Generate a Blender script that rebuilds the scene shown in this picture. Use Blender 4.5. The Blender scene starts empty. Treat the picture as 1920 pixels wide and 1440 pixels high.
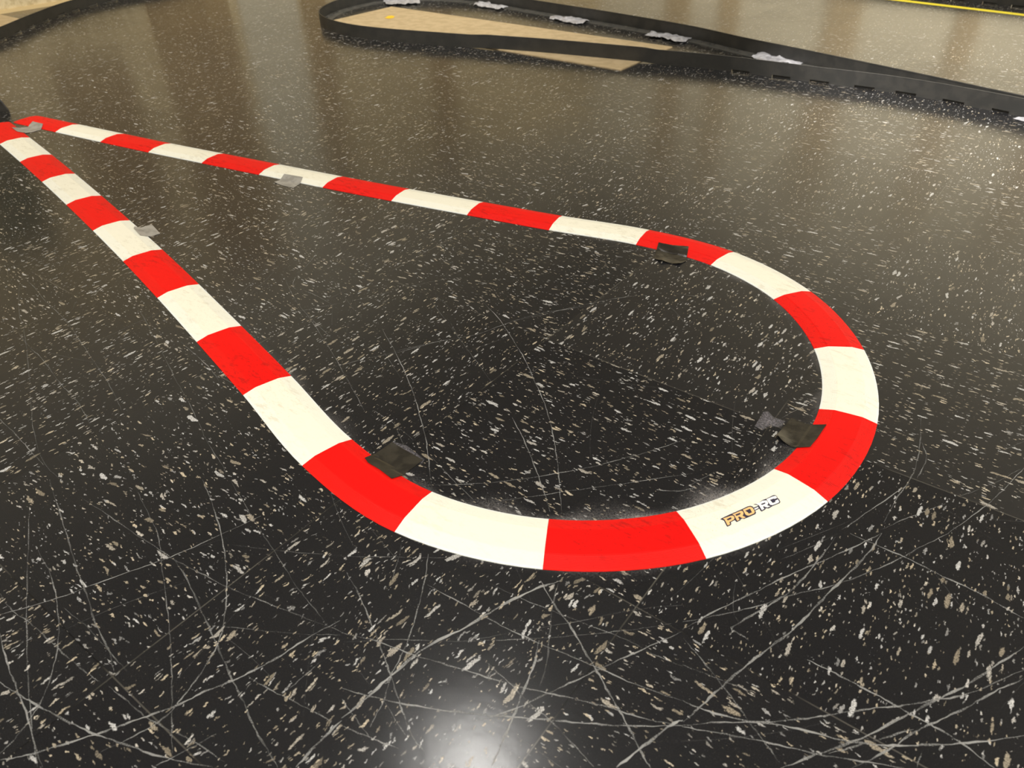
import bpy, bmesh, math, random
from mathutils import Vector, Matrix
random.seed(7)
scene = bpy.context.scene
col = scene.collection

# ---------------------------------------------------------------- measured data (metres, world space)
CAM_LOC = (0.77588, -0.99443, 0.53764)
CAM_RIGHT = (0.800343, 0.599291, -0.017325)
CAM_UP = (-0.342624, 0.4809, 0.807059)
CAM_FWD = (-0.491995, 0.639988, -0.590217)
LENS = 26.371
KERB = [(-1.3004, -0.29), (-1.1431, -0.3193), (-0.9853, -0.3487), (-0.8293, -0.379), (-0.6734, -0.4106), (-0.5215, -0.4426), (-0.368, -0.4765), (-0.215, -0.5124), (-0.0629, -0.5499), (0.0868, -0.5878), (0.2404, -0.6289), (0.3768, -0.6388), (0.5061, -0.5965), (0.6105, -0.5067), (0.6705, -0.3812), (0.675, -0.2415), (0.6238, -0.1098), (0.5261, -0.0083), (0.3968, 0.0432), (0.2584, 0.0404), (0.109, 0.0059), (-0.0439, -0.0244), (-0.1989, -0.0544), (-0.3539, -0.082), (-0.5119, -0.108), (-0.6661, -0.1336), (-0.8216, -0.159), (-0.9759, -0.1814), (-1.1333, -0.2031), (-1.2839, -0.2239)]
SCRATCHES = [
(1,1,[(0.169,-0.941),(0.193,-0.901),(0.205,-0.873),(0.223,-0.835),(0.232,-0.815),(0.241,-0.789),(0.258,-0.732)]),
(1.6,0.6,[(0.034,-0.83),(0.092,-0.848),(0.142,-0.864),(0.176,-0.875),(0.209,-0.884),(0.246,-0.896),(0.279,-0.903),(0.303,-0.912)]),
(1.2,0.6,[(0.056,-0.861),(0.114,-0.89),(0.172,-0.919),(0.234,-0.948),(0.269,-0.963),(0.307,-0.978),(0.333,-0.984)]),
(1.2,0.6,[(0.085,-0.824),(0.13,-0.821),(0.173,-0.819),(0.216,-0.816),(0.238,-0.815),(0.271,-0.81),(0.306,-0.805),(0.34,-0.797),(0.382,-0.787),(0.422,-0.777)]),
(1.1,0.6,[(0.127,-0.785),(0.164,-0.796),(0.199,-0.807),(0.233,-0.825),(0.281,-0.85),(0.31,-0.866),(0.34,-0.884),(0.362,-0.898),(0.385,-0.913),(0.401,-0.923)]),
(1.8,0.6,[(0.233,-0.814),(0.266,-0.821),(0.304,-0.833),(0.336,-0.843),(0.36,-0.851),(0.388,-0.86),(0.409,-0.866),(0.432,-0.874),(0.454,-0.879),(0.471,-0.883)]),
(1.4,0.8,[(0.166,-0.735),(0.202,-0.749),(0.249,-0.771),(0.283,-0.791),(0.309,-0.809),(0.335,-0.831),(0.349,-0.848),(0.36,-0.871),(0.366,-0.89),(0.37,-0.908),(0.366,-0.928),(0.356,-0.953)]),
(1,0.5,[(0.19,-0.718),(0.231,-0.731),(0.276,-0.745),(0.318,-0.757),(0.354,-0.768),(0.382,-0.774),(0.415,-0.781)]),
(1.8,0.8,[(0.236,-0.971),(0.259,-0.967),(0.279,-0.963),(0.31,-0.956),(0.34,-0.948),(0.368,-0.938),(0.394,-0.929),(0.432,-0.911)]),
(1.5,0.8,[(0.187,-0.949),(0.227,-0.96),(0.252,-0.965),(0.293,-0.974),(0.33,-0.986)]),
(1.2,0.7,[(0.122,-0.885),(0.16,-0.892),(0.198,-0.905),(0.234,-0.922),(0.26,-0.94),(0.279,-0.958),(0.289,-0.974),(0.295,-0.988),(0.297,-0.998)]),
(2,0.9,[(0.302,-1.0),(0.314,-0.987),(0.327,-0.968),(0.342,-0.945),(0.35,-0.931),(0.36,-0.914),(0.37,-0.896),(0.376,-0.879),(0.386,-0.86),(0.393,-0.842),(0.399,-0.823),(0.404,-0.798),(0.413,-0.77)]),
(1.2,0.6,[(0.146,-0.93),(0.173,-0.932),(0.199,-0.929),(0.225,-0.928),(0.256,-0.927),(0.285,-0.925),(0.301,-0.923)]),
(1.2,0.6,[(0.31,-0.921),(0.335,-0.919),(0.356,-0.918),(0.378,-0.914),(0.402,-0.908),(0.437,-0.903)]),
(0.7,0.5,[(0.262,-0.774),(0.309,-0.75),(0.361,-0.72)]),
(1,0.7,[(0.398,-0.935),(0.407,-0.912),(0.413,-0.894)]),
(1.2,0.7,[(0.393,-0.85),(0.416,-0.847),(0.441,-0.842),(0.476,-0.836)]),
(2.4,0.9,[(0.481,-0.875),(0.48,-0.856),(0.481,-0.831)]),
(0.8,0.7,[(0.428,-0.841),(0.429,-0.823),(0.43,-0.806)]),
(1,0.5,[(0.208,-0.904),(0.245,-0.902),(0.288,-0.904),(0.311,-0.905)]),
(0.7,0.5,[(0.316,-0.845),(0.358,-0.821),(0.396,-0.799),(0.425,-0.779)]),
(3.0,1,[(0.48,-0.83),(0.483,-0.807),(0.485,-0.782),(0.49,-0.746),(0.504,-0.712),(0.515,-0.677),(0.529,-0.644),(0.542,-0.624)]),
(1.2,0.8,[(0.424,-0.67),(0.441,-0.693),(0.458,-0.721),(0.47,-0.743),(0.479,-0.764),(0.485,-0.782),(0.495,-0.8),(0.502,-0.822)]),
(1.4,0.8,[(0.423,-0.778),(0.453,-0.766),(0.485,-0.758),(0.515,-0.748),(0.553,-0.736),(0.581,-0.726),(0.607,-0.715),(0.638,-0.703),(0.664,-0.695),(0.69,-0.683)]),
(1.3,0.8,[(0.448,-0.698),(0.49,-0.695),(0.527,-0.693),(0.564,-0.688),(0.607,-0.68),(0.645,-0.674),(0.681,-0.665)]),
(0.9,0.6,[(0.491,-0.664),(0.522,-0.661),(0.556,-0.655),(0.588,-0.649),(0.619,-0.643),(0.644,-0.642),(0.668,-0.638)]),
(2,0.8,[(0.527,-0.635),(0.551,-0.649),(0.576,-0.66),(0.598,-0.673),(0.615,-0.682),(0.631,-0.692),(0.647,-0.701),(0.663,-0.711),(0.678,-0.721),(0.686,-0.725)]),
(2.2,0.9,[(0.561,-0.686),(0.571,-0.707),(0.578,-0.732),(0.584,-0.752),(0.589,-0.772),(0.594,-0.792)]),
(1.6,0.5,[(0.541,-0.628),(0.552,-0.653),(0.566,-0.678),(0.579,-0.701),(0.586,-0.721)]),
(0.8,0.6,[(0.43,-0.784),(0.464,-0.756),(0.501,-0.731),(0.536,-0.704),(0.57,-0.676),(0.603,-0.646),(0.625,-0.625),(0.642,-0.607)]),
(0.7,0.5,[(0.517,-0.718),(0.543,-0.688),(0.574,-0.655),(0.61,-0.613),(0.641,-0.584)]),
(1.5,0.8,[(0.562,-0.773),(0.58,-0.748),(0.594,-0.721),(0.607,-0.696),(0.619,-0.672),(0.635,-0.642),(0.653,-0.608)]),
(1.6,0.9,[(0.461,-0.813),(0.495,-0.8),(0.531,-0.783),(0.565,-0.764),(0.599,-0.743),(0.611,-0.736),(0.634,-0.722),(0.656,-0.708),(0.69,-0.683)]),
(1.2,0.7,[(0.535,-0.727),(0.568,-0.732),(0.588,-0.736),(0.609,-0.738),(0.627,-0.742),(0.653,-0.748)]),
(1.5,0.7,[(0.379,-0.731),(0.403,-0.74),(0.432,-0.754),(0.461,-0.769),(0.483,-0.781),(0.5,-0.791),(0.516,-0.8),(0.531,-0.808),(0.548,-0.812)]),
(0.7,0.6,[(0.361,-0.721),(0.402,-0.692),(0.45,-0.659)]),
(0.8,0.5,[(0.395,-0.675),(0.406,-0.691),(0.422,-0.719)]),
(2.6,1,[(0.666,-0.739),(0.674,-0.714),(0.683,-0.687),(0.688,-0.679)]),
(0.9,0.6,[(0.45,-0.791),(0.479,-0.798)]),
(0.9,0.6,[(0.496,-0.801),(0.532,-0.812)]),
(1.2,0.8,[(0.484,-0.834),(0.511,-0.827),(0.532,-0.821)]),
(1,0.7,[(0.468,-0.819),(0.49,-0.824),(0.508,-0.828)]),
(1.6,0.8,[(0.652,-0.607),(0.666,-0.574),(0.685,-0.536),(0.703,-0.499),(0.723,-0.463),(0.743,-0.425),(0.755,-0.4)]),
(2,0.7,[(0.7,-0.584),(0.69,-0.583),(0.685,-0.583),(0.686,-0.576),(0.7,-0.543),(0.711,-0.512),(0.717,-0.475),(0.722,-0.43)]),
(0.8,0.5,[(0.69,-0.487),(0.705,-0.46),(0.723,-0.423)]),
(1.2,0.7,[(0.649,-0.6),(0.67,-0.576),(0.693,-0.548),(0.711,-0.521),(0.735,-0.492),(0.754,-0.463),(0.775,-0.426),(0.788,-0.398),(0.806,-0.363)]),
(2.4,0.8,[(0.755,-0.4),(0.753,-0.426),(0.746,-0.462),(0.738,-0.496),(0.733,-0.521),(0.726,-0.553),(0.716,-0.583),(0.707,-0.611),(0.699,-0.64),(0.694,-0.661),(0.689,-0.68)]),
(1.8,0.8,[(0.731,-0.418),(0.757,-0.418),(0.785,-0.418),(0.812,-0.421),(0.84,-0.422),(0.861,-0.426),(0.877,-0.429)]),
(1.8,0.9,[(0.745,-0.574),(0.767,-0.573),(0.786,-0.573),(0.808,-0.573),(0.823,-0.574),(0.843,-0.574),(0.86,-0.576),(0.881,-0.582)]),
(1.6,0.8,[(0.69,-0.683),(0.71,-0.665),(0.737,-0.645),(0.762,-0.623),(0.774,-0.611),(0.797,-0.588),(0.818,-0.569),(0.835,-0.551),(0.854,-0.531),(0.885,-0.483)]),
(2.2,0.8,[(0.76,-0.671),(0.777,-0.646),(0.799,-0.615),(0.823,-0.573),(0.838,-0.547),(0.852,-0.523),(0.866,-0.493),(0.882,-0.46)]),
(2,0.9,[(0.681,-0.665),(0.697,-0.662),(0.723,-0.653),(0.754,-0.637),(0.789,-0.624),(0.816,-0.609),(0.836,-0.594),(0.862,-0.573),(0.894,-0.543)]),
(1.4,0.8,[(0.69,-0.684),(0.719,-0.67),(0.748,-0.657),(0.778,-0.645),(0.804,-0.632),(0.83,-0.619)]),
(1.8,0.8,[(0.801,-0.64),(0.817,-0.613),(0.829,-0.587),(0.84,-0.569),(0.856,-0.543),(0.87,-0.517),(0.886,-0.492)]),
(1.6,0.7,[(0.784,-0.64),(0.805,-0.614),(0.828,-0.585)]),
(1.4,0.6,[(0.656,-0.614),(0.676,-0.623),(0.696,-0.633),(0.715,-0.643),(0.73,-0.652),(0.747,-0.661),(0.759,-0.668)]),
(0.8,0.6,[(0.667,-0.637),(0.688,-0.633),(0.719,-0.627)]),
(0.9,0.4,[(0.666,-0.53),(0.677,-0.562),(0.689,-0.575)]),
(0.6,0.4,[(0.774,-0.392),(0.803,-0.418),(0.825,-0.44),(0.846,-0.456)]),
(1,0.6,[(0.837,-0.6),(0.837,-0.613)]),
(1.4,0.6,[(0.741,-0.192),(0.751,-0.238),(0.756,-0.27),(0.758,-0.302),(0.754,-0.346),(0.753,-0.385)]),
(1.4,0.6,[(0.753,-0.24),(0.762,-0.259),(0.764,-0.277),(0.763,-0.302)]),
(1.2,0.8,[(0.724,-0.417),(0.738,-0.375),(0.759,-0.314)]),
(1,0.8,[(0.848,-0.221),(0.836,-0.271),(0.825,-0.309),(0.805,-0.364)]),
(0.9,0.7,[(0.754,-0.395),(0.768,-0.368),(0.795,-0.323)]),
(0.9,0.8,[(0.616,-0.286),(0.636,-0.226)]),
(0.9,0.6,[(0.577,-0.455),(0.592,-0.413)]),
(0.7,0.6,[(0.804,-0.304),(0.827,-0.265),(0.845,-0.226)]),
(1.3,0.8,[(0.165,-0.272),(0.225,-0.302),(0.277,-0.337),(0.311,-0.361),(0.348,-0.392),(0.377,-0.416),(0.407,-0.445),(0.432,-0.473),(0.456,-0.502),(0.474,-0.526),(0.497,-0.556)]),
(1.3,0.8,[(0.107,-0.412),(0.162,-0.443),(0.21,-0.473),(0.252,-0.502),(0.28,-0.524),(0.309,-0.547),(0.336,-0.572),(0.364,-0.599)]),
(1.3,0.8,[(0.366,-0.463),(0.399,-0.486),(0.43,-0.511),(0.456,-0.533),(0.486,-0.56)]),
(1,0.7,[(0.149,-0.469),(0.169,-0.429),(0.193,-0.39),(0.222,-0.349),(0.238,-0.304),(0.26,-0.256),(0.29,-0.218),(0.332,-0.16)]),
(1.1,0.7,[(0.363,-0.603),(0.402,-0.572),(0.437,-0.538),(0.472,-0.497),(0.489,-0.475),(0.505,-0.45),(0.521,-0.426),(0.546,-0.38)]),
(0.9,0.7,[(0.43,-0.584),(0.459,-0.554),(0.488,-0.522),(0.524,-0.484),(0.575,-0.428)]),
(0.9,0.6,[(0.227,-0.547),(0.26,-0.55),(0.302,-0.559)]),
(0.9,0.6,[(0.334,-0.567),(0.373,-0.58),(0.415,-0.592)]),
(0.9,0.5,[(0.106,-0.313),(0.168,-0.348),(0.233,-0.383),(0.291,-0.415),(0.311,-0.427)]),
(0.6,0.5,[(0.38,-0.121),(0.445,-0.169)]),
(2,0.7,[(0.556,-0.472),(0.573,-0.462),(0.585,-0.449)]),
(1,0.6,[(-0.457,-0.627),(-0.407,-0.632),(-0.353,-0.643),(-0.297,-0.65),(-0.253,-0.658),(-0.19,-0.673),(-0.136,-0.686),(-0.086,-0.698),(-0.045,-0.71),(-0.015,-0.72)]),
(1.1,0.6,[(-0.297,-0.708),(-0.245,-0.717),(-0.204,-0.721),(-0.145,-0.732),(-0.114,-0.737),(-0.079,-0.741),(-0.045,-0.749),(-0.014,-0.757)]),
(1,0.5,[(-0.446,-0.636),(-0.353,-0.68),(-0.294,-0.701),(-0.211,-0.735),(-0.118,-0.776),(-0.064,-0.799),(-0.002,-0.819),(0.041,-0.823)]),
(1.2,0.7,[(-0.116,-0.813),(-0.074,-0.815),(-0.031,-0.819),(0.007,-0.822)]),
(1,0.5,[(-0.249,-0.565),(-0.163,-0.594),(-0.086,-0.621),(-0.019,-0.646),(0.021,-0.659),(0.079,-0.68),(0.117,-0.695),(0.164,-0.709),(0.186,-0.718)]),
(1.2,0.7,[(-0.089,-0.592),(-0.038,-0.6),(0.002,-0.608),(0.03,-0.617)]),
(0.9,0.7,[(-0.143,-0.304),(-0.121,-0.349),(-0.103,-0.386),(-0.081,-0.406),(-0.052,-0.402),(0.002,-0.406)]),
(0.9,0.6,[(-0.051,-0.493),(-0.021,-0.446),(0.002,-0.409),(0.026,-0.37),(0.047,-0.328),(0.068,-0.284),(0.098,-0.239)]),
(1,0.6,[(-0.121,-0.392),(-0.051,-0.429),(0.003,-0.45),(0.055,-0.473),(0.105,-0.496),(0.147,-0.517),(0.189,-0.538),(0.228,-0.558)]),
(1,0.6,[(0.108,-0.541),(0.126,-0.507),(0.145,-0.472),(0.168,-0.438),(0.205,-0.366)]),
(0.9,0.5,[(-0.052,-0.356),(0.011,-0.386),(0.067,-0.41)]),
(0.9,0.6,[(0.004,-0.407),(0.045,-0.446)]),
(1,0.6,[(-0.012,-0.445),(0.072,-0.469)]),
(1,0.6,[(0.141,-0.162),(0.168,-0.11),(0.198,-0.061),(0.244,-0.005)]),
(1,0.7,[(0.24,-0.295),(0.262,-0.262),(0.282,-0.226),(0.306,-0.187),(0.332,-0.15),(0.36,-0.121)]),
(1.2,0.7,[(0.385,-0.099),(0.426,-0.084)]),
(0.8,0.5,[(0.373,-0.117),(0.416,-0.149),(0.442,-0.169)])]
OUTLINES = {
'T1': [(-1.6704, 1.3839), (-1.5982, 1.3379), (-1.5703, 1.3545), (-1.5053, 1.427), (-1.5837, 1.5061), (-1.6908, 1.4573)],
'T2': [(-1.3007, 1.5088), (-1.3249, 1.5822), (-1.3193, 1.5924), (-1.2337, 1.5554), (-1.1612, 1.553), (-1.1547, 1.4805), (-1.2117, 1.5021), (-1.2469, 1.4951)],
'T3': [(-0.8926, 1.4405), (-0.9146, 1.481), (-0.8792, 1.4944), (-0.796, 1.5039), (-0.7443, 1.4787), (-0.7455, 1.4111), (-0.7978, 1.422), (-0.8515, 1.4286)],
'T4': [(-0.4696, 1.3723), (-0.4737, 1.4341), (-0.4325, 1.4287), (-0.383, 1.4261), (-0.3234, 1.4168), (-0.3182, 1.3526), (-0.3469, 1.3382), (-0.3789, 1.3594), (-0.4158, 1.373), (-0.4171, 1.3538)],
'T5': [(-0.0685, 1.2833), (-0.0665, 1.3433), (0.0208, 1.3255), (0.0777, 1.3012), (0.0838, 1.2583), (0.0352, 1.2559), (-0.0005, 1.2477), (-0.0358, 1.2473)],
'T6': [(0.6415, 1.0631), (0.6528, 1.0802), (0.6864, 1.0905), (0.692, 1.0477), (0.6563, 1.0494)],
'YEL': [(-1.4196, 1.1392), (-1.431, 1.1675), (-1.4281, 1.1871), (-1.405, 1.1774), (-1.3906, 1.1569), (-1.3953, 1.1367)],
'K1': [(0.283, -0.6139), (0.2859, -0.576), (0.3329, -0.5772), (0.3321, -0.6108), (0.3295, -0.6206), (0.3086, -0.6177), (0.2919, -0.6176)],
'K2': [(0.2933, 0.028), (0.3172, 0.0325), (0.3392, 0.042), (0.3546, 0.003), (0.3512, -0.0147), (0.3253, -0.0209), (0.3102, -0.0177), (0.2995, 0.0102)],
'K3': [(0.6245, -0.2807), (0.6347, -0.2816), (0.6485, -0.2804), (0.6612, -0.2754), (0.6607, -0.3037), (0.6594, -0.3225), (0.6471, -0.3286), (0.6327, -0.3293), (0.6244, -0.3231), (0.6226, -0.3144)],
'RES': [(0.5966, -0.3178), (0.5946, -0.288), (0.5984, -0.2834), (0.608, -0.2903), (0.6211, -0.2898), (0.6213, -0.3025), (0.6089, -0.3101), (0.6063, -0.3206)],
'G1': [(-0.4797, -0.4233), (-0.4717, -0.4218), (-0.4679, -0.399), (-0.4211, -0.4121), (-0.4234, -0.4307), (-0.4345, -0.4399), (-0.4705, -0.4302)],
'G2': [(-0.4565, -0.1151), (-0.4123, -0.1058), (-0.4013, -0.1219), (-0.3935, -0.1463), (-0.4204, -0.1495), (-0.4472, -0.1485), (-0.4498, -0.1302)],
'G3': [(-1.2374, -0.2813), (-1.2234, -0.2528), (-1.2391, -0.2309), (-1.1971, -0.2271), (-1.1746, -0.2452), (-1.1745, -0.2676), (-1.1812, -0.2814), (-1.1958, -0.2888)],
'BOARD': [(-1.5628, 1.3257), (-1.5534, 1.0231), (-0.3256, 1.2786), (-0.3129, 0.9547)],
'DEND': [(-1.4164, -0.2296), (-1.3775, -0.2201)],
'DENDT': [(-1.4001, -0.2219), (-1.3585, -0.228)],
'SLOT': [(0.1883, 2.5619), (0.3301, 2.5416), (0.4562, 2.5177)],
'YLINE': [(0.0448, 2.477), (0.0565, 2.4307), (0.4731, 2.399), (0.479, 2.3577)]}
LOGO = {
'sil': [(0.62622, -0.4771), (0.62679, -0.47481), (0.63081, -0.46592), (0.63717, -0.45301), (0.64089, -0.44483), (0.64252, -0.44301), (0.64435, -0.44266), (0.64608, -0.44348), (0.64845, -0.43892), (0.64765, -0.43832), (0.64428, -0.43959), (0.64444, -0.43882), (0.6466, -0.437), (0.64729, -0.4348), (0.64889, -0.4289), (0.65111, -0.42499), (0.65318, -0.42017), (0.65506, -0.4158), (0.65661, -0.41468), (0.65845, -0.41536), (0.66007, -0.41752), (0.66129, -0.41763), (0.6641, -0.42089), (0.66417, -0.42313), (0.66013, -0.43093), (0.65827, -0.43616), (0.65589, -0.43756), (0.65612, -0.43964), (0.65438, -0.4441), (0.65333, -0.4439), (0.65106, -0.44169), (0.64888, -0.44648), (0.65049, -0.44851), (0.65084, -0.4508), (0.64702, -0.45861), (0.64462, -0.46317), (0.64262, -0.46399), (0.64208, -0.46595), (0.64237, -0.4671), (0.64056, -0.47109), (0.6395, -0.47092), (0.63804, -0.4698), (0.63607, -0.47433), (0.63754, -0.47698), (0.63726, -0.47884), (0.63586, -0.48189), (0.63496, -0.48162), (0.62971, -0.47645)],
'P': [(0.6279, -0.47464), (0.63295, -0.46627), (0.63437, -0.46543), (0.63564, -0.46609), (0.63681, -0.46788), (0.63693, -0.46998), (0.63473, -0.47531), (0.63661, -0.47735), (0.63535, -0.48029), (0.62991, -0.47487)],
'Ph': [(0.63118, -0.47352), (0.63318, -0.46862), (0.63445, -0.46927), (0.63467, -0.47068), (0.63285, -0.47418)],
'R': [(0.63297, -0.46404), (0.6374, -0.45542), (0.63892, -0.45432), (0.64065, -0.45562), (0.64148, -0.45757), (0.64154, -0.46005), (0.64502, -0.46038), (0.64372, -0.46288), (0.64191, -0.46325), (0.63954, -0.46276), (0.6389, -0.46448), (0.64143, -0.46673), (0.64024, -0.46945), (0.63494, -0.46419)],
'Rh': [(0.63529, -0.46299), (0.63783, -0.4583), (0.63884, -0.45788), (0.63911, -0.45991), (0.63708, -0.46391)],
'O': [(0.63865, -0.45227), (0.64171, -0.44586), (0.64344, -0.44429), (0.64533, -0.44454), (0.64883, -0.44779), (0.64953, -0.45047), (0.64651, -0.45646), (0.64491, -0.4573), (0.64309, -0.45672)],
'Oh': [(0.64109, -0.45243), (0.64376, -0.44697), (0.64721, -0.45056), (0.6455, -0.45402), (0.64388, -0.45297)],
'd': [(0.6469, -0.44502), (0.64894, -0.44032), (0.65015, -0.44138), (0.64817, -0.44571)],
'R2': [(0.64622, -0.43753), (0.64704, -0.43563), (0.64926, -0.42983), (0.65223, -0.42682), (0.65437, -0.42824), (0.65553, -0.43068), (0.65521, -0.43287), (0.6584, -0.43251), (0.65686, -0.43556), (0.65514, -0.43616), (0.65311, -0.43601), (0.65305, -0.43734), (0.65497, -0.43919), (0.65384, -0.44225), (0.64904, -0.43765)],
'R2h': [(0.64965, -0.43525), (0.65211, -0.43053), (0.65298, -0.43121), (0.65297, -0.4322), (0.65128, -0.43538)],
'C': [(0.65162, -0.42528), (0.65545, -0.41786), (0.65701, -0.41573), (0.65834, -0.41611), (0.65951, -0.4176), (0.65815, -0.42023), (0.65718, -0.42027), (0.6548, -0.42431), (0.65744, -0.42602), (0.65871, -0.42675), (0.6602, -0.42403), (0.65951, -0.42223), (0.66082, -0.41897), (0.66318, -0.42155), (0.66305, -0.42328), (0.65964, -0.42966), (0.65771, -0.43074), (0.65574, -0.42922)]}

T = 0.3048            # floor tile size

# ---------------------------------------------------------------- camera
cd = bpy.data.cameras.new('camera')
cam = bpy.data.objects.new('camera', cd)
col.objects.link(cam)
r, u, f = Vector(CAM_RIGHT), Vector(CAM_UP), Vector(CAM_FWD)
m = Matrix((r, u, -f)).transposed().to_4x4()
m.translation = Vector(CAM_LOC)
cam.matrix_world = m
cd.lens = LENS
cd.sensor_width = 36
cd.clip_start = 0.02
cd.clip_end = 60
cd.dof.use_dof = True
cd.dof.focus_distance = 0.95
cd.dof.aperture_fstop = 11
scene.camera = cam

# ---------------------------------------------------------------- light and exposure
scene.view_settings.view_transform = 'Standard'
scene.view_settings.look = 'None'
scene.view_settings.exposure = 0.0
scene.view_settings.gamma = 1.0
scene.view_settings.use_curve_mapping = False
w = bpy.data.worlds.new('world')
scene.world = w
w.use_nodes = True
w.node_tree.nodes['Background'].inputs[0].default_value = (1.0, 0.95, 0.86, 1)
w.node_tree.nodes['Background'].inputs[1].default_value = 0.05

CEIL = 2.9
def area(name, loc, sx, sy, power, colour=(1, .975, .93)):
    l = bpy.data.lights.new(name, 'AREA')
    l.shape = 'RECTANGLE'
    l.size, l.size_y = sx, sy
    l.energy = power
    l.color = colour
    o = bpy.data.objects.new(name, l)
    col.objects.link(o)
    o.location = loc
    return o
# the room's ceiling panels (facing down) hang behind or beside the photographer
for i, (x, y) in enumerate(((1.6, -2.4), (-1.2, -2.9), (3.2, -0.6), (3.4, 2.6))):
    area('ceiling_panel_light', (x, y, CEIL - .06), 1.2, .6, 78)
# unseen fill spots added behind the photographer to brighten the two far walls
def spot(loc, to, power, deg, colour=(1, .95, .86)):
    l = bpy.data.lights.new('added_fill_spot', 'SPOT')
    l.energy = power; l.color = colour; l.spot_size = math.radians(deg); l.spot_blend = .8; l.shadow_soft_size = .06
    o = bpy.data.objects.new('added_fill_spot', l); col.objects.link(o); o.location = loc
    o.rotation_euler = (Vector(to) - Vector(loc)).to_track_quat('-Z', 'Y').to_euler()
for loc, to, pw, dg in (((2.2, -.6, 2.75), (-1.6, 5.0, .5), 1500, 44), ((2.6, -.6, 2.75), (1.0, 5.0, 1.3), 2300, 56),
                        ((1.6, -1.2, 2.75), (-2.8, 1.4, .45), 520, 50), ((1.6, -1.2, 2.75), (-2.8, 3.4, .6), 520, 50)):
    spot(loc, to, pw, dg)
# one more unseen spot, added only to lighten the track's right-hand barrier
spot((1.5, -2.0, 2.75), (.55, 1.25, 0), 1700, 17, (1, .96, .9))
# recessed round lamp whose soft glare shows at the lower edge of the floor
l = bpy.data.lights.new('downlight', 'AREA'); l.shape = 'DISK'; l.size = .34; l.energy = 13; l.color = (1, .97, .92)
o = bpy.data.objects.new('downlight', l); col.objects.link(o); o.location = (-.42, .22, CEIL - .03)

# ---------------------------------------------------------------- helpers
def link(name, me, mats, parent=None):
    o = bpy.data.objects.new(name, me)
    col.objects.link(o)
    for mt in (mats if isinstance(mats, (list, tuple)) else [mats]):
        me.materials.append(mt)
    if parent: o.parent = parent
    return o
def tag(o, label, cat, group=None):
    o['label'] = label; o['category'] = cat
    if group: o['group'] = group
    return o
def struct(o):
    o['kind'] = 'structure'; return o
def empty(name, loc=(0, 0, 0)):
    o = bpy.data.objects.new(name, None); col.objects.link(o); o.location = loc
    o.empty_display_size = .05
    return o
def bm_obj(name, bm, mats, parent=None, smooth=False):
    me = bpy.data.meshes.new(name)
    bm.normal_update()
    bm.to_mesh(me); bm.free()
    if smooth:
        for p in me.polygons: p.use_smooth = True
    return link(name, me, mats, parent)
def add_box(bm, lo, hi):
    vs = [bm.verts.new((x, y, z)) for x in (lo[0], hi[0]) for y in (lo[1], hi[1]) for z in (lo[2], hi[2])]
    for q in ((0,1,3,2), (4,6,7,5), (0,4,5,1), (2,3,7,6), (0,2,6,4), (1,5,7,3)):
        bm.faces.new([vs[i] for i in q])
def catmull(P, n):
    """dense points through P, n per span; returns list of Vector2 and index of the spans"""
    P = [Vector(p) for p in P]
    Q = [P[0]*2 - P[1]] + P + [P[-1]*2 - P[-2]]
    out = []
    for i in range(1, len(Q) - 2):
        a, b, c, d = Q[i-1:i+3]
        for k in range(n):
            t = k / n
            out.append(.5*((2*b) + (c-a)*t + (2*a-5*b+4*c-d)*t*t + (3*b-a-3*c+d)*t*t*t))
    out.append(P[-1])
    return out
def normals(L):
    N = []
    for i in range(len(L)):
        d = (L[min(i+1, len(L)-1)] - L[max(i-1, 0)]).normalized()
        N.append(Vector((-d.y, d.x)))
    return N
def resample(L, step):
    out = [L[0].copy()]; acc = 0
    for a, b in zip(L[:-1], L[1:]):
        d = (b - a).length
        if d == 0: continue
        t = step - acc
        while t <= d:
            out.append(a + (b - a) * (t / d)); t += step
        acc = (acc + d) % step if d + acc >= step else acc + d
    return out

# node helper
class NT:
    def __init__(s, name):
        s.m = bpy.data.materials.new(name); s.m.use_nodes = True
        s.t = s.m.node_tree; s.t.nodes.clear()
        s.out = s.t.nodes.new('ShaderNodeOutputMaterial')
    def n(s, typ, ins=None, **kw):
        nd = s.t.nodes.new('ShaderNode' + typ)
        for k, v in kw.items(): setattr(nd, k, v)
        for k, v in (ins or {}).items(): s.put(nd, k, v)
        return nd
    def put(s, nd, k, v):
        sock = nd.inputs[k]
        if isinstance(v, bpy.types.NodeSocket): s.t.links.new(v, sock)
        elif isinstance(v, bpy.types.Node): s.t.links.new(v.outputs[0], sock)
        else: sock.default_value = v
    def math(s, op, a, b=0.0, c=None, clamp=False):
        nd = s.n('Math', {0: a, 1: b}, operation=op, use_clamp=clamp)
        if c is not None: s.put(nd, 2, c)
        return nd.outputs[0]
    def vmath(s, op, a, b=(0, 0, 0)):
        nd = s.n('VectorMath', operation=op); s.put(nd, 0, a)
        if op == 'SCALE': s.put(nd, 'Scale', b)
        else: s.put(nd, 1, b)
        return nd.outputs[0]
    def mix(s, fac, a, b):
        nd = s.n('Mix', data_type='RGBA'); s.put(nd, 0, fac); s.put(nd, 6, a); s.put(nd, 7, b)
        return nd.outputs[2]
    def noise(s, vec, scale, detail=2, rough=.5):
        return s.n('TexNoise', {'Vector': vec, 'Scale': scale, 'Detail': detail, 'Roughness': rough})
    def ramp(s, v, lo, hi, smooth=True):
        nd = s.n('MapRange', {0: v, 1: lo, 2: hi, 3: 0.0, 4: 1.0})
        if smooth: nd.interpolation_type = 'SMOOTHSTEP'
        return nd.outputs[0]
    def pbsdf(s, **kw):
        nd = s.n('BsdfPrincipled')
        for k, v in kw.items(): s.put(nd, k.replace('_', ' '), v)
        s.t.links.new(nd.outputs[0], s.out.inputs[0])
        return nd
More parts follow.
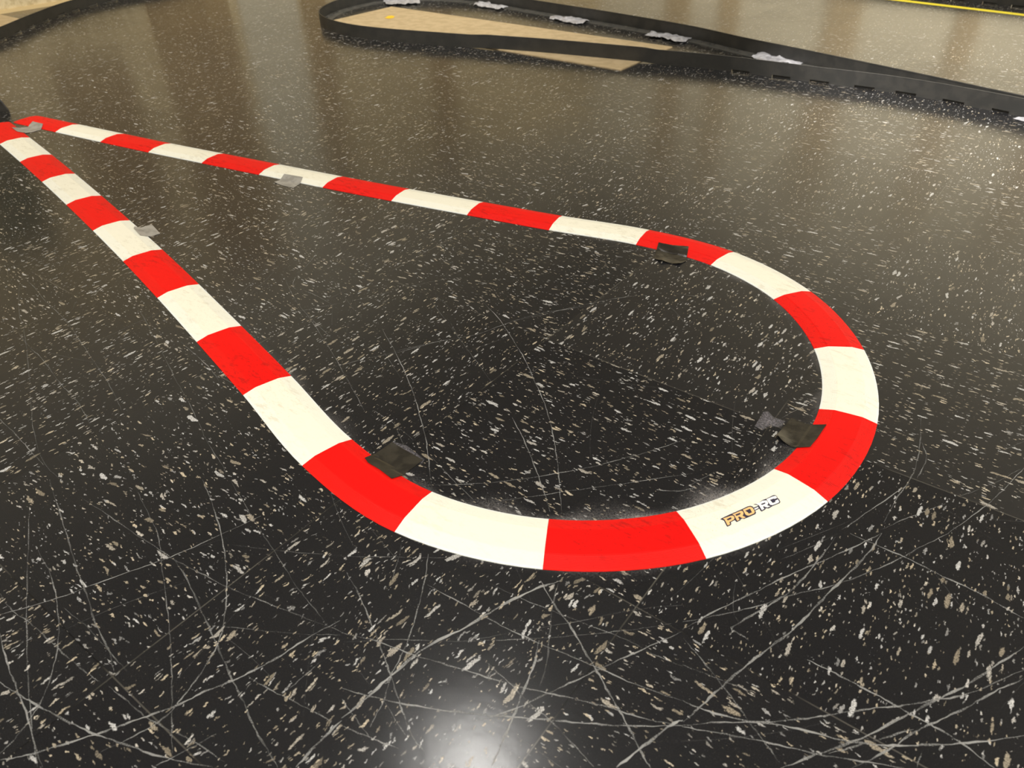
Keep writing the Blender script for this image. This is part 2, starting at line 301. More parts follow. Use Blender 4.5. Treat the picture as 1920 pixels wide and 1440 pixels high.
def rgb(r, g, b):
    c = [(v/255/12.92 if v/255 <= .04045 else ((v/255+.055)/1.055)**2.4) for v in (r, g, b)]
    return (*c, 1)

# ---------------------------------------------------------------- materials
def mat_floor():
    s = NT('floor_tile')
    P = s.n('NewGeometry').outputs['Position']
    tp = s.vmath('SCALE', P, 1 / T)
    xyz = s.n('SeparateXYZ', {0: tp})
    fx = s.math('FLOOR', xyz.outputs[0]); fy = s.math('FLOOR', xyz.outputs[1])
    # y rows count downwards in v; parity of (u, v) decides which way the flakes run
    par = s.math('MODULO', s.math('ADD', s.math('ADD', fx, fy), 1001.0), 2.0)   # tile (1, v=1): fx=1, fy=-2
    tid = s.n('CombineXYZ', {0: fx, 1: fy, 2: 3.0}).outputs[0]
    wn = s.n('TexWhiteNoise', {'Vector': tid}, noise_dimensions='3D')
    # local coords along/across
    px = s.n('SeparateXYZ', {0: P})
    al = s.n('Mix', {0: par, 2: px.outputs[0], 3: px.outputs[1]}, data_type='FLOAT').outputs[0]
    ac = s.n('Mix', {0: par, 2: px.outputs[1], 3: px.outputs[0]}, data_type='FLOAT').outputs[0]
    base = s.n('CombineXYZ', {0: al, 1: ac, 2: 0.0}).outputs[0]
    # swirl: the marbling bends, more in some tiles than in others
    swn = s.noise(s.vmath('ADD', P, s.vmath('SCALE', wn.outputs['Color'], 7.0)), 16, 3, .6)
    sw = s.vmath('SUBTRACT', swn.outputs['Color'], (.5, .5, .5))
    amp = s.math('MULTIPLY_ADD', s.math('POWER', wn.outputs['Value'], 1.5), .028, .008)
    base = s.vmath('ADD', base, s.vmath('SCALE', sw, amp))
    jit = s.vmath('SCALE', s.vmath('SUBTRACT', s.noise(P, 330, 3, .65).outputs['Color'], (.5, .5, .5)), .0042)
    base = s.vmath('ADD', base, jit)
    base = s.vmath('ADD', base, s.vmath('SCALE', wn.outputs['Color'], 5.3))
    dens = s.noise(P, 22, 2, .5).outputs[0]
    masks = []; cols = []
    for (sx, sy, keep, size, off) in ((40, 165, .23, .33, 0.), (74, 290, .25, .35, 31.7), (160, 560, .20, .36, 71.3)):
        v = s.n('Mapping', {'Vector': base, 'Scale': (sx, sy, 1), 'Location': (off, off*.7, 0)}).outputs[0]
        vo = s.n('TexVoronoi', {'Vector': v, 'Scale': 1.0, 'Randomness': 1.0}, voronoi_dimensions='2D', feature='F1')
        c = s.n('SeparateColor', {0: vo.outputs['Color']})
        # present if the cell's random number is below keep (modulated), size from another channel
        th = s.math('MULTIPLY_ADD', dens, .5, keep - .25)
        pres = s.math('LESS_THAN', c.outputs[0], th)
        rad = s.math('MULTIPLY_ADD', s.math('POWER', c.outputs[1], 2.0), size, .07)
        d = s.math('SUBTRACT', rad, vo.outputs['Distance'])
        mk = s.math('MULTIPLY', pres, s.ramp(d, 0.0, .07))
        mk = s.math('MULTIPLY', mk, s.math('MULTIPLY_ADD', c.outputs[2], .72, .28))
        masks.append(mk); cols.append(c.outputs[2])
    mk = s.math('MAXIMUM', s.math('MAXIMUM', masks[0], masks[1]), masks[2])
    wear = s.noise(P, 900, 2, .7).outputs[0]
    mk = s.math('MULTIPLY', mk, s.ramp(wear, .25, .62))
    chip = s.mix(s.ramp(cols[0], .2, .8), rgb(216, 200, 172), rgb(214, 212, 208))
    # black body, a little lighter in some tiles, with a film of fine dust
    fine = s.noise(P, 1500, 2, .7).outputs[0]
    film = s.noise(P, 5, 3, .6).outputs[0]
    body = s.mix(s.math('MULTIPLY', wn.outputs['Value'], .5), rgb(29, 29, 31), rgb(37, 37, 38))
    spk = s.math('MULTIPLY', s.ramp(fine, .60, .78), s.math('MULTIPLY_ADD', film, .7, .1))
    body = s.mix(s.math('MULTIPLY', spk, .55), body, rgb(150, 146, 138))
    colr = s.mix(mk, body, chip)
    # seams
    ex = s.math('ABSOLUTE', s.math('SUBTRACT', s.math('FRACT', s.math('ADD', xyz.outputs[0], .5)), .5))
    ey = s.math('ABSOLUTE', s.math('SUBTRACT', s.math('FRACT', s.math('ADD', xyz.outputs[1], .5)), .5))
    e = s.math('MINIMUM', ex, ey)
    seam = s.ramp(e, .0026, .0010)
    sn = s.noise(P, 3.2, 3, .6).outputs[0]
    seamcol = s.mix(s.ramp(sn, .46, .58), rgb(8, 8, 8), rgb(100, 96, 88))
    colr = s.mix(s.math('MULTIPLY', seam, .6), colr, seamcol)
    # tile-by-tile tilt (laid tiles are never dead flat) + slow waviness
    tilt = s.vmath('SCALE', s.vmath('SUBTRACT', s.n('TexWhiteNoise', {'Vector': s.vmath('ADD', tid, (9, 4, 2))}, noise_dimensions='3D').outputs['Color'], (.5, .5, .5)), .009)
    tilt = s.vmath('MULTIPLY', tilt, (1, 1, 0))
    nrm = s.vmath('NORMALIZE', s.vmath('ADD', s.n('NewGeometry').outputs['Normal'], tilt))
    bn = s.n('Bump', {'Strength': .12, 'Distance': .0006, 'Height': s.noise(P, 60, 3, .6).outputs[0], 'Normal': nrm})
    bn = s.n('Bump', {'Strength': .25, 'Distance': .00005, 'Height': s.noise(P, 1400, 2, .7).outputs[0], 'Normal': bn})
    rg = s.math('MULTIPLY_ADD', s.noise(P, 9, 3, .6).outputs[0], .10, .12)
    rg = s.math('ADD', rg, s.math('MULTIPLY', s.n('TexWhiteNoise', {'Vector': s.vmath('ADD', tid, (3, 8, 1))}, noise_dimensions='3D').outputs['Value'], .05))
    # one tile inside the kerb's bend is newer and glossier, its neighbour more worn
    def is_tile(a, b):
        return s.math('MULTIPLY', s.math('COMPARE', fx, a, .1), s.math('COMPARE', fy, b, .1))
    rg = s.math('SUBTRACT', rg, s.math('MULTIPLY', is_tile(1., -2.), .10))
    rg = s.math('ADD', rg, s.math('MULTIPLY', s.math('ADD', is_tile(1., -1.), is_tile(2., -1.)), .10))
    rg = s.math('MAXIMUM', rg, .09)
    rg = s.math('ADD', rg, s.math('MULTIPLY', mk, .15))
    s.pbsdf(Base_Color=colr, Roughness=rg, IOR=1.5, Normal=bn)
    return s.m
def mat_mark(name, colour, sc, lo, hi):
    """scratches and scuffed dust in the floor's surface: attribute 'a' gives the strength"""
    s = NT(name)
    P = s.n('NewGeometry').outputs['Position']
    a = s.n('Attribute', attribute_name='a').outputs['Fac']
    n1 = s.noise(P, sc, 3, .75).outputs[0]
    al = s.math('MULTIPLY', s.ramp(s.math('ADD', n1, s.math('MULTIPLY', a, .35)), lo, hi), s.math('MULTIPLY', a, 1.0, clamp=True))
    s.pbsdf(Base_Color=colour, Roughness=.45, Alpha=al)
    return s.m
def mat_kerb(name, colour, colour2, dirt, edge, line):
    s = NT(name)
    uv = s.n('UVMap', uv_map='UVMap').outputs[0]
    sp = s.n('SeparateXYZ', {0: uv})
    P = s.n('NewGeometry').outputs['Position']
    av = s.math('ABSOLUTE', sp.outputs[1])
    stretched = s.n('Mapping', {'Vector': uv, 'Scale': (60, 6, 1)}).outputs[0]
    d1 = s.ramp(s.noise(s.n('Mapping', {'Vector': P, 'Rotation': (0, 0, .6), 'Scale': (60, 190, 100)}).outputs[0], 1.0, 4, .7).outputs[0], .52, .66)
    d2 = s.ramp(s.noise(P, 700, 2, .6).outputs[0], .62, .72)
    d3 = s.math('MULTIPLY', s.ramp(s.math('ABSOLUTE', s.math('SUBTRACT', av, .5)), .05, .0), s.ramp(s.noise(P, 60, 3, .7).outputs[0], .45, .7))
    big = s.ramp(s.noise(P, 7, 2, .5).outputs[0], .40, .60)
    dm = s.math('MULTIPLY', s.math('MAXIMUM', s.math('MAXIMUM', s.math('MULTIPLY', d1, .5), s.math('MULTIPLY', d2, .9)), s.math('MULTIPLY', d3, .5)), s.math('MULTIPLY_ADD', big, .8, .2))
    c = s.mix(s.ramp(av, .90, .99), colour, edge)
    c = s.mix(s.math('MULTIPLY', s.ramp(av, .46, .54), .6), c, colour2)
    c = s.mix(dm, c, dirt)
    ridge = s.math('SINE', s.math('MULTIPLY', sp.outputs[1], 150.0))
    ridge = s.math('MULTIPLY', ridge, s.ramp(av, .50, .56))
    b = s.n('Bump', {'Strength': line, 'Distance': .0003, 'Height': ridge})
    b2 = s.n('Bump', {'Strength': .08, 'Distance': .0002, 'Height': s.noise(P, 300, 2).outputs[0], 'Normal': b})
    s.pbsdf(Base_Color=c, Roughness=.5, Specular_IOR_Level=.22, Normal=b2)
    return s.m
def mat_plain(name, colour, rough=.5, metallic=0.0, nscale=None, colour2=None, lo=.4, hi=.6, bump=0, bscale=200, bdist=.0005):
    s = NT(name)
    P = s.n('NewGeometry').outputs['Position']
    c = colour
    if nscale: c = s.mix(s.ramp(s.noise(P, nscale, 4, .6).outputs[0], lo, hi), colour, colour2)
    kw = dict(Base_Color=c, Roughness=rough, Metallic=metallic)
    if bump: kw['Normal'] = s.n('Bump', {'Strength': bump, 'Distance': bdist, 'Height': s.noise(P, bscale, 4, .6).outputs[0]}).outputs[0]
    s.pbsdf(**kw)
    return s.m
M = dict(
    floor=mat_floor(),
    scratch=mat_mark('floor_scratch', rgb(158, 157, 153), 1200, .50, .80),
    dust=mat_mark('floor_scuff_dust', rgb(140, 136, 134), 560, .46, .90),
    residue=mat_mark('floor_glue_residue', rgb(122, 118, 122), 420, .50, 1.0),
    red=mat_kerb('kerb_red_plastic', rgb(240, 5, 2), rgb(247, 22, 12), rgb(165, 6, 4), rgb(246, 28, 18), .6),
    white=mat_kerb('kerb_white_plastic', rgb(246, 241, 220), rgb(243, 242, 228), rgb(208, 199, 172), rgb(234, 241, 246), .2),
    black=mat_plain('black_barrier_plastic', rgb(40, 40, 39), .42, nscale=30, colour2=rgb(48, 47, 45), bump=.1, bscale=90),
    flange=mat_plain('black_barrier_flange', rgb(76, 76, 73), .4, nscale=40, colour2=rgb(92, 90, 85)),
    btape=mat_plain('black_gaffer_tape', rgb(38, 35, 30), .30, nscale=60, colour2=rgb(54, 50, 42), bump=.25, bscale=160, bdist=.0008),
    gtape=mat_plain('grey_duct_tape', rgb(150, 146, 138), .45, metallic=.15, nscale=50, colour2=rgb(172, 168, 160), bump=.2, bscale=300),
    stape=mat_plain('silver_duct_tape', rgb(176, 175, 180), .32, metallic=.25, nscale=40, colour2=rgb(205, 205, 210), bump=.3, bscale=120, bdist=.002),
    board=mat_plain('hardboard', rgb(190, 168, 130), .6, nscale=28, colour2=rgb(204, 182, 144), bump=.1),
    yellow=mat_plain('yellow_tape', rgb(255, 236, 20), .5),
    leaf=mat_plain('yellow_scrap', rgb(250, 205, 40), .6),
    wall=mat_plain('rough_beige_wall', rgb(212, 196, 158), .9, nscale=26, colour2=rgb(186, 168, 128), bump=.8, bscale=60, bdist=.006),
    wall2=mat_plain('beige_wall', rgb(198, 189, 164), .8), wallup=mat_plain('upper_wall', rgb(200, 193, 172), .8),
    trim=mat_plain('tan_trim', rgb(222, 196, 144), .5),
    pilaster=mat_plain('brown_panel', rgb(150, 128, 92), .6, nscale=3, colour2=rgb(166, 144, 104)),
    pale_pilaster=mat_plain('pale_brown_panel', rgb(166, 148, 114), .6, nscale=3, colour2=rgb(178, 160, 126)),
    green=mat_plain('dark_green_panel', rgb(30, 44, 16), .7),
    greyp=mat_plain('grey_panel', rgb(206, 198, 174), .8),
    ceiling=mat_plain('dark_ceiling', rgb(158, 154, 142), .9),
    navy=mat_plain('logo_navy', rgb(50, 46, 66), .5),
    orange=mat_plain('logo_orange', rgb(250, 196, 130), .5),
    lwhite=mat_plain('logo_white', rgb(252, 250, 244), .5),
)
# ---------------------------------------------------------------- the kerb's path
NS = 8
KP = catmull(KERB, NS)                    # 29 spans, NS steps each
KN = normals(KP)
HALF = .0311
PROF = [(-1.0, 0), (-1.0, .0008), (-.95, .0013), (-.53, .0045), (-.47, .0049), (0, .005), (.47, .0049), (.53, .0045), (.95, .0013), (1.0, .0008), (1.0, 0)]
def kerb_z(x, y):
    p = Vector((x, y)); best = 9; bi = 0
    for i, q in enumerate(KP):
        d = (q - p).length_squared
        if d < best: best = d; bi = i
    v = abs((p - KP[bi]).dot(KN[bi])) / HALF
    end = abs((p - KP[bi]).dot(Vector((KN[bi].y, -KN[bi].x))))
    if v > 1.0 or end > .02: return 0.0
    pr = [(-a, b) for a, b in PROF[1:6]]
    for (a0, z0), (a1, z1) in zip(pr[:-1], pr[1:]):
        if a1 <= v <= a0: return z1 + (z0 - z1) * (v - a1) / (a0 - a1)
    return 0.0

# ---------------------------------------------------------------- floor: tiles with scratches, scuffs and glue marks in their surface
RX = (-2.83, 5.2); RY = (-4.6, 5.0)
bm = bmesh.new()
la = bm.verts.layers.float.new('a')
def quad(pts, mi, al):
    vs = []
    for p, a in zip(pts, al):
        v = bm.verts.new(p); v[la] = a; vs.append(v)
    fc = bm.faces.new(vs); fc.material_index = mi
    return fc
add_box(bm, (RX[0], RY[0], -.05), (RX[1], RY[1], 0))
for i, (wd, al, pts) in enumerate(SCRATCHES):
    L = catmull(pts, 6) if len(pts) > 2 else catmull(pts, 4)
    # small tremble
    N = normals(L); z = .00012 + i * .0000015
    h = wd * .00042
    ph = i * 1.7
    prev = None
    for k, (p, n) in enumerate(zip(L, N)):
        t = k / (len(L) - 1)
        p = p + n * (.0005 * math.sin(k * 1.9 + ph) * math.sin(k * .7 + ph))
        hh = h * (.75 + .35 * math.sin(k * 1.1 + ph)) * min(1, .25 + 6 * min(t, 1 - t))
        a = al * (.8 + .2 * math.sin(k * .53 + ph * 2))
        row = (bm.verts.new((*(p + n * hh), z)), bm.verts.new((*(p - n * hh), z)))
        for v in row: v[la] = a
        if prev:
            fc = bm.faces.new((prev[1], row[1], row[0], prev[0])); fc.material_index = 1
            fc.normal_update()
            if fc.normal.z < 0: fc.normal_flip()
        prev = row
# hairline scratches too fine to follow one by one
rs = random.Random(3)
for i in range(190):
    cx, cy = rs.uniform(-.9, 1.15), rs.uniform(-.95, .35)
    if cy > -.35 and rs.random() < .6: continue
    an = rs.uniform(0, math.pi); ln = rs.uniform(.04, .22); cu = rs.uniform(-2.5, 2.5)
    pts = []; x, y = cx, cy
    for k in range(9):
        pts.append((x, y)); x += math.cos(an) * ln / 8; y += math.sin(an) * ln / 8; an += cu * ln / 8
    L = [Vector(p) for p in pts]; N = normals(L); prev = None
    al = rs.uniform(.25, .55); h = rs.uniform(.0001, .00028)
    for k, (p, n_) in enumerate(zip(L, N)):
        row = (bm.verts.new((*(p + n_ * h), .0001)), bm.verts.new((*(p - n_ * h), .0001)))
        for v in row: v[la] = al * math.sin(math.pi * (k + .6) / 9.2)
        if prev:
            fc = bm.faces.new((prev[1], row[1], row[0], prev[0])); fc.material_index = 1
            fc.normal_update()
            if fc.normal.z < 0: fc.normal_flip()
        prev = row
# scuffed dust along the kerb's inner edge, and a little outside its lowest arc
def scuff(i0, i1, side, wmax, strength):
    prev = None
    for i in range(i0, i1 + 1):
        t = (i - i0) / (i1 - i0)
        wdt = wmax * (.65 + .35 * math.sin(i * .9)) * (.4 + .6 * math.sin(math.pi * t))
        st = strength * (.35 + .65 * math.sin(math.pi * t)) * (.8 + .2 * math.sin(i * 1.3 + 1))
        rows = []
        for k in range(4):
            p = KP[i] + KN[i] * side * (HALF - .002 + wdt * k / 3)
            v = bm.verts.new((*p, .00008)); v[la] = st * (1 - k / 3) ** 1.3; rows.append(v)
        if prev:
            for k in range(3):
                q = (prev[k], prev[k+1], rows[k+1], rows[k])
                fc = bm.faces.new(q if side < 0 else q[::-1]); fc.material_index = 2
                fc.normal_update()
                if fc.normal.z < 0: fc.normal_flip()
        prev = rows
scuff(7*NS, 12*NS, 1, .030, .55)
scuff(10*NS, 16*NS, 1, .042, .95)
scuff(14*NS, 21*NS, 1, .026, .75)
scuff(11*NS, 14*NS, -1, .022, .55)
scuff(2*NS, 9*NS, -1, .010, .35)
def patch(pts, mi, st, z=.0002):
    c = Vector((sum(p[0] for p in pts)/len(pts), sum(p[1] for p in pts)/len(pts)))
    cv = bm.verts.new((*c, z)); cv[la] = st
    vs = []
    for p in pts:
        v = bm.verts.new((*p, z)); v[la] = st * .75; vs.append(v)
    for a, b in zip(vs, vs[1:] + vs[:1]):
        fc = bm.faces.new((cv, a, b)); fc.material_index = mi
        fc.normal_update()
        if fc.normal.z < 0: fc.normal_flip()
patch(OUTLINES['RES'], 3, .95)
patch([(.2838, -.5995), (.2865, -.5735), (.303, -.5700), (.3335, -.5755), (.336, -.5820), (.306, -.5800)], 3, .9)
floor = struct(bm_obj('floor', bm, [M['floor'], M['scratch'], M['dust'], M['residue']]))

# ---------------------------------------------------------------- walls and ceiling
def wallbox(name, lo, hi, mt):
    b = bmesh.new(); add_box(b, lo, hi); return struct(bm_obj(name, b, mt))
wallbox('wall_left', (RX[0]-.15, RY[0], 0), (RX[0], RY[1], CEIL), M['wall'])
wallbox('wall_back', (RX[0]-.15, RY[1], 0), (RX[1], RY[1]+.15, CEIL), M['wall2'])
wallbox('wall_right', (RX[1], RY[0], 0), (RX[1]+.15, RY[1]+.15, CEIL), M['wall2'])
wallbox('wall_front', (RX[0]-.15, RY[0]-.15, 0), (RX[1]+.15, RY[0], CEIL), M['wall2'])
wallbox('ceiling', (RX[0]-.15, RY[0]-.15, CEIL), (RX[1]+.15, RY[1]+.15, CEIL+.1), M['ceiling'])
wallbox('baseboard_left', (RX[0], RY[0], 0), (RX[0]+.012, RY[1], .012), M['trim'])
n = 0
def trim(lo, hi, mt):
    global n
    n += 1
    wallbox('trim_%d' % n, lo, hi, mt)
X = RX[0]
for y0, y1, z0, z1, mt in ((1.02, 1.44, .012, 1.49, 'pilaster'), (1.50, 1.86, .012, 1.49, 'greyp'), (1.90, 2.06, .012, 1.49, 'pilaster'), (.52, .84, .25, 1.1, 'pilaster'), (2.9, 3.1, .012, 1.49, 'pilaster')):
    trim((X, y0, z0), (X + .02, y1, z1), M[mt])
trim((X, .02, .48), (X + .02, .30, .92), M['green'])
Y = RY[1]
trim((RX[0], Y - .015, 1.95), (RX[1], Y, CEIL), M['wallup'])
trim((RX[0], RY[0], 1.5), (RX[0] + .015, Y - .02, CEIL), M['wallup'])
for x0, x1, mt in ((-2.2, -2.0, 'pale_pilaster'), (-1.75, -1.6, 'pale_pilaster'), (-.95, -.72, 'pale_pilaster'), (-.12, .02, 'pale_pilaster'), (.5, .62, 'pale_pilaster')):
    trim((x0, Y - .03, 0), (x1, Y, 1.94), M[mt])

# ---------------------------------------------------------------- the red and white kerb
kerb = empty('track_kerb', (KP[0].x, KP[0].y, 0))
tag(kerb, 'long red and white striped plastic kerb laid as a pointed loop on the black floor', 'kerb')
kinv = Vector((-KP[0].x, -KP[0].y, 0))
segs = []
nseg = len(KERB) - 1
s_acc = 0
for j in range(nseg):
    red = (j % 2 == 0)
    a, b = j * NS, (j + 1) * NS
    bmk = bmesh.new(); uvl = bmk.loops.layers.uv.new('UVMap')
    idx = list(range(a, b + 1))
    rows = []
    sub = []
    for i in idx: sub.append((KP[i], KN[i], 1.0, 1.0))
    gap = .00012
    d0 = (KP[a+1] - KP[a]).normalized() * gap; d1 = (KP[b] - KP[b-1]).normalized() * gap
    sub[0] = (KP[a] + d0, KN[a], 1, 1); sub[-1] = (KP[b] - d1, KN[b], 1, 1)
    # the free ends slope down to the floor with rounded corners
    def endcap(P0, N0, D):
        out = []
        for t, hz, wv in ((-.004, 1, 1), (.006, .75, .99), (.012, .45, .93), (.016, .22, .80)):
            out.append((P0 + D * t, N0, hz, wv))
        return out
    if j == 0:
        D = (KP[0] - KP[1]).normalized(); sub = endcap(KP[0], KN[0], D)[::-1] + sub[1:]
    if j == nseg - 1:
        D = (KP[-1] - KP[-2]).normalized(); sub = sub[:-1] + endcap(KP[-1], KN[-1], D)
    sl = 0; last = None
    for (p, nn, hz, wv) in sub:
        if last is not None: sl += (p - last).length
        last = p
        rows.append(([bmk.verts.new((p.x + nn.x*v*HALF*wv, p.y + nn.y*v*HALF*wv, z*hz)) for v, z in PROF], s_acc + sl))
    s_acc += sl
    m_ = len(PROF)
    def face(vs, uvs):
        fc = bmk.faces.new(vs)
        for lp, q in zip(fc.loops, uvs): lp[uvl].uv = q
    for (r0, s0), (r1, s1) in zip(rows[:-1], rows[1:]):
        for k in range(m_):
            k2 = (k + 1) % m_
            v0, v1 = PROF[k][0], PROF[k2][0]
            face((r0[k], r1[k], r1[k2], r0[k2]), ((s0, v0), (s1, v0), (s1, v1), (s0, v1)))
    face(rows[0][0], [(rows[0][1], v) for v, z in PROF])
    face(rows[-1][0][::-1], [(rows[-1][1], v) for v, z in PROF[::-1]])
    bmesh.ops.recalc_face_normals(bmk, faces=bmk.faces[:])
    bmesh.ops.translate(bmk, verts=bmk.verts[:], vec=kinv)
    o = bm_obj('red_segment' if red else 'white_segment', bmk, M['red'] if red else M['white'], kerb)
    segs.append(o)
# logo printed on the flat top of one white segment
logo_parent = None
lc = Vector((sum(p[0] for p in LOGO['sil'])/len(LOGO['sil']), sum(p[1] for p in LOGO['sil'])/len(LOGO['sil'])))
bi = min(range(len(KP)), key=lambda i: (KP[i] - lc).length)
logo_parent = segs[bi // NS]
bml = bmesh.new()
def flat(pts, z, mi):
    vs = [bml.verts.new((x + kinv.x, y + kinv.y, z)) for x, y in pts]
    fc = bml.faces.new(vs); fc.material_index = mi; fc.normal_update()
    if fc.normal.z < 0: fc.normal_flip()
    bmesh.ops.triangulate(bml, faces=[fc])
flat(LOGO['sil'], .00508, 0)
for k in ('P', 'R', 'O'): flat(LOGO[k], .00513, 1)
for k in ('d', 'R2', 'C'): flat(LOGO[k], .00513, 2)
for k in ('Ph', 'Rh', 'Oh', 'R2h'): flat(LOGO[k], .00518, 0)
lo = bm_obj('printed_logo', bml, [M['navy'], M['orange'], M['lwhite']], logo_parent)
lo['label'] = 'printed lettering outlined in navy with orange and white fill'

# ---------------------------------------------------------------- tape pieces
def sheet(name, pts, mt, zf, lifts=(), step=.004, thick=.0003, wob=0.0, wsc=120, seed=0, parent=None):
    """a thin piece of tape cut to an outline and draped over what lies beneath"""
    cx = sum(p[0] for p in pts)/len(pts); cy = sum(p[1] for p in pts)/len(pts)
    b = bmesh.new()
    b.faces.new([b.verts.new((x, y, 0)) for x, y in pts])
    xs = [p[0] for p in pts]; ys = [p[1] for p in pts]
    for ax, lo_, hi_ in ((0, min(xs), max(xs)), (1, min(ys), max(ys))):
        c = lo_ + step * .7
        while c < hi_:
            co = (c, 0, 0) if ax == 0 else (0, c, 0); no = (1, 0, 0) if ax == 0 else (0, 1, 0)
            bmesh.ops.bisect_plane(b, geom=b.verts[:] + b.edges[:] + b.faces[:], plane_co=co, plane_no=no)
            c += step
    from mathutils import noise
    for v in b.verts:
        x, y = v.co.x, v.co.y
        z = max(zf(x, y), zf(x + .002, y) , zf(x - .002, y), zf(x, y + .002), zf(x, y - .002)) + .0006
        for lx, ly, r_, h_ in lifts:
            d = math.hypot(x - lx, y - ly)
            if d < r_: z += h_ * (1 - d / r_) ** 1.5
        if wob:
            z += wob * (abs(noise.noise((x * wsc, y * wsc, seed))) + .5 * abs(noise.noise((x * wsc * 2.3, y * wsc * 2.3, seed + 5))))
        v.co = (x - cx, y - cy, z)
    bmesh.ops.recalc_face_normals(b, faces=b.faces[:])
    if sum(fc.normal.z for fc in b.faces) < 0: bmesh.ops.reverse_faces(b, faces=b.faces[:])
    r = bmesh.ops.solidify(b, geom=b.faces[:], thickness=thick)
    o = bm_obj(name, b, mt, parent, smooth=False)
    o.location = (cx, cy, 0)
    return o
O_ = OUTLINES
gK = 'tape pieces holding the striped kerb'
k1 = tag(sheet('tape_piece', O_['K1'], M['btape'], kerb_z, [(.2865, -.575, .014, .0012)], step=.003), 'black tape square on the nearest inner edge of the kerb, at the lower left bend', 'tape', gK)
k2 = tag(sheet('tape_piece', O_['K2'], M['btape'], kerb_z, [(O_['K2'][5][0], O_['K2'][5][1], .016, .003), (O_['K2'][7][0], O_['K2'][7][1], .014, .002), (O_['K2'][4][0], O_['K2'][4][1], .012, .003)], step=.003, wob=.0008, wsc=60), 'small glossy black tape with lifted corners at the upper bend of the kerb', 'tape', gK)
k3 = tag(sheet('tape_piece', O_['K3'], M['btape'], kerb_z, [(O_['K3'][8][0], O_['K3'][8][1], .018, .0035), (O_['K3'][7][0], O_['K3'][7][1], .012, .0025)], step=.003), 'dark tape with a curled lower left corner, inside the right bend by the lettered segment', 'tape', gK)
g1 = tag(sheet('tape_piece', O_['G1'], M['gtape'], kerb_z, step=.003), 'small grey tape on the inner edge of the left straight of the kerb', 'tape', gK)
g2 = tag(sheet('tape_piece', O_['G2'], M['gtape'], kerb_z, [(O_['G2'][5][0], O_['G2'][5][1], .012, .0015)], step=.003), 'grey duct tape under a white segment of the far straight of the kerb', 'tape', gK)
g3 = tag(sheet('tape_piece', O_['G3'], M['gtape'], kerb_z, step=.004, wob=.0012, wsc=70), 'grey tape bridging the two red tips where the kerb ends meet', 'tape', gK)

# ---------------------------------------------------------------- black barriers
H = .039
def barrier_wall(bm, L, zb, slots=False, thick=.0022, s_lo=None, period=.107, z0=.0, flside=1):
    """upright band along L with a rolled top edge; when slots, its foot is cut by low gaps"""
    N = normals(L)
    prof_n = [(-1, .006), (-1, H - .004), (-1.45, H - .003), (-1.45, H - .0006), (-.9, H), (.9, H), (1.2, H - .0006), (1.0, H - .003), (1, .006)]
    rows = []
    for p, n_, zz in zip(L, N, zb):
        rows.append([bm.verts.new((p.x + n_.x*a*thick/2, p.y + n_.y*a*thick/2, z + zz)) for a, z in prof_n])
    k_ = len(prof_n)
    for r0, r1 in zip(rows[:-1], rows[1:]):
        for k in range(k_):
            k2 = (k + 1) % k_
            bm.faces.new((r0[k], r1[k], r1[k2], r0[k2]))
    bm.faces.new(rows[0]); bm.faces.new(rows[-1][::-1])
    # foot, interrupted by slots
    s = 0; run = []; was = False; inset = .007 * flside
    def flush(run):
        if len(run) < 2: return
        rr = []
        for p, n_, zz in run:
            rr.append([bm.verts.new((p.x + n_.x*a*thick/2, p.y + n_.y*a*thick/2, z + zz)) for a, z in ((-1, 0), (-1, .0062), (1, .0062), (1, 0))])
        for r0, r1 in zip(rr[:-1], rr[1:]):
            for k in range(4):
                k2 = (k + 1) % 4
                bm.faces.new((r0[k], r1[k], r1[k2], r0[k2]))
        bm.faces.new(rr[0]); bm.faces.new(rr[-1][::-1])
    for i, (p, n_, zz) in enumerate(zip(L, N, zb)):
        if i: s += (L[i] - L[i-1]).length
        ph = (s % period) / period
        cut = slots and slots(p) and ph > .55
        if bool(cut) != was:
            if not cut or run: run.append((p + n_ * (inset if was else 0), n_, zz)); flush(run)
            run = []; was = bool(cut)
        # in a slot the foot is recessed behind the face
        run.append((p + n_ * (inset if cut else 0), n_, zz))
    flush(run)
    bmesh.ops.recalc_face_normals(bm, faces=bm.faces[:])
def flange(bm, L, side, zb, keep, width=.040, period=.107):
    """ladder-like foot flange: outer rail, and cross bars between trapezoid windows"""
    N = normals(L); s = 0
    t0, t1 = .0004, .0022
    def cell(i, a0, a1, b0, b1, hi):
        p, q = L[i], L[i+1]; n0, n1 = N[i]*side, N[i+1]*side
        pts = [p + n0*a0, q + n1*b0, q + n1*b1, p + n0*a1]
        zz = [zb[i], zb[i+1], zb[i+1], zb[i]]
        lo = [bm.verts.new((v.x, v.y, t0 + z)) for v, z in zip(pts, zz)]
        up = [bm.verts.new((v.x, v.y, hi + z)) for v, z in zip(pts, zz)]
        bm.faces.new(up); bm.faces.new(lo[::-1])
        for k in range(4): bm.faces.new((lo[k], lo[(k+1) % 4], up[(k+1) % 4], up[k]))
    for i in range(len(L) - 1):
        s += (L[i+1] - L[i]).length
        if not keep(L[i]): continue
        ph = (s % period) / period
        w0 = .0012
        if .22 < ph < .80:
            # raised lip round the window, narrower at the ends
            t = min((ph - .22), (.80 - ph)) / .12
            far = .006 + .013 * min(1, t)
            cell(i, w0, .003, w0, .003, t1)
            cell(i, far, far + .003, far, far + .003, .0042)
            cell(i, far + .003, width, far + .003, width, t1)
        else:
            cell(i, w0, width, w0, width, t1)
    bmesh.ops.recalc_face_normals(bm, faces=bm.faces[:])
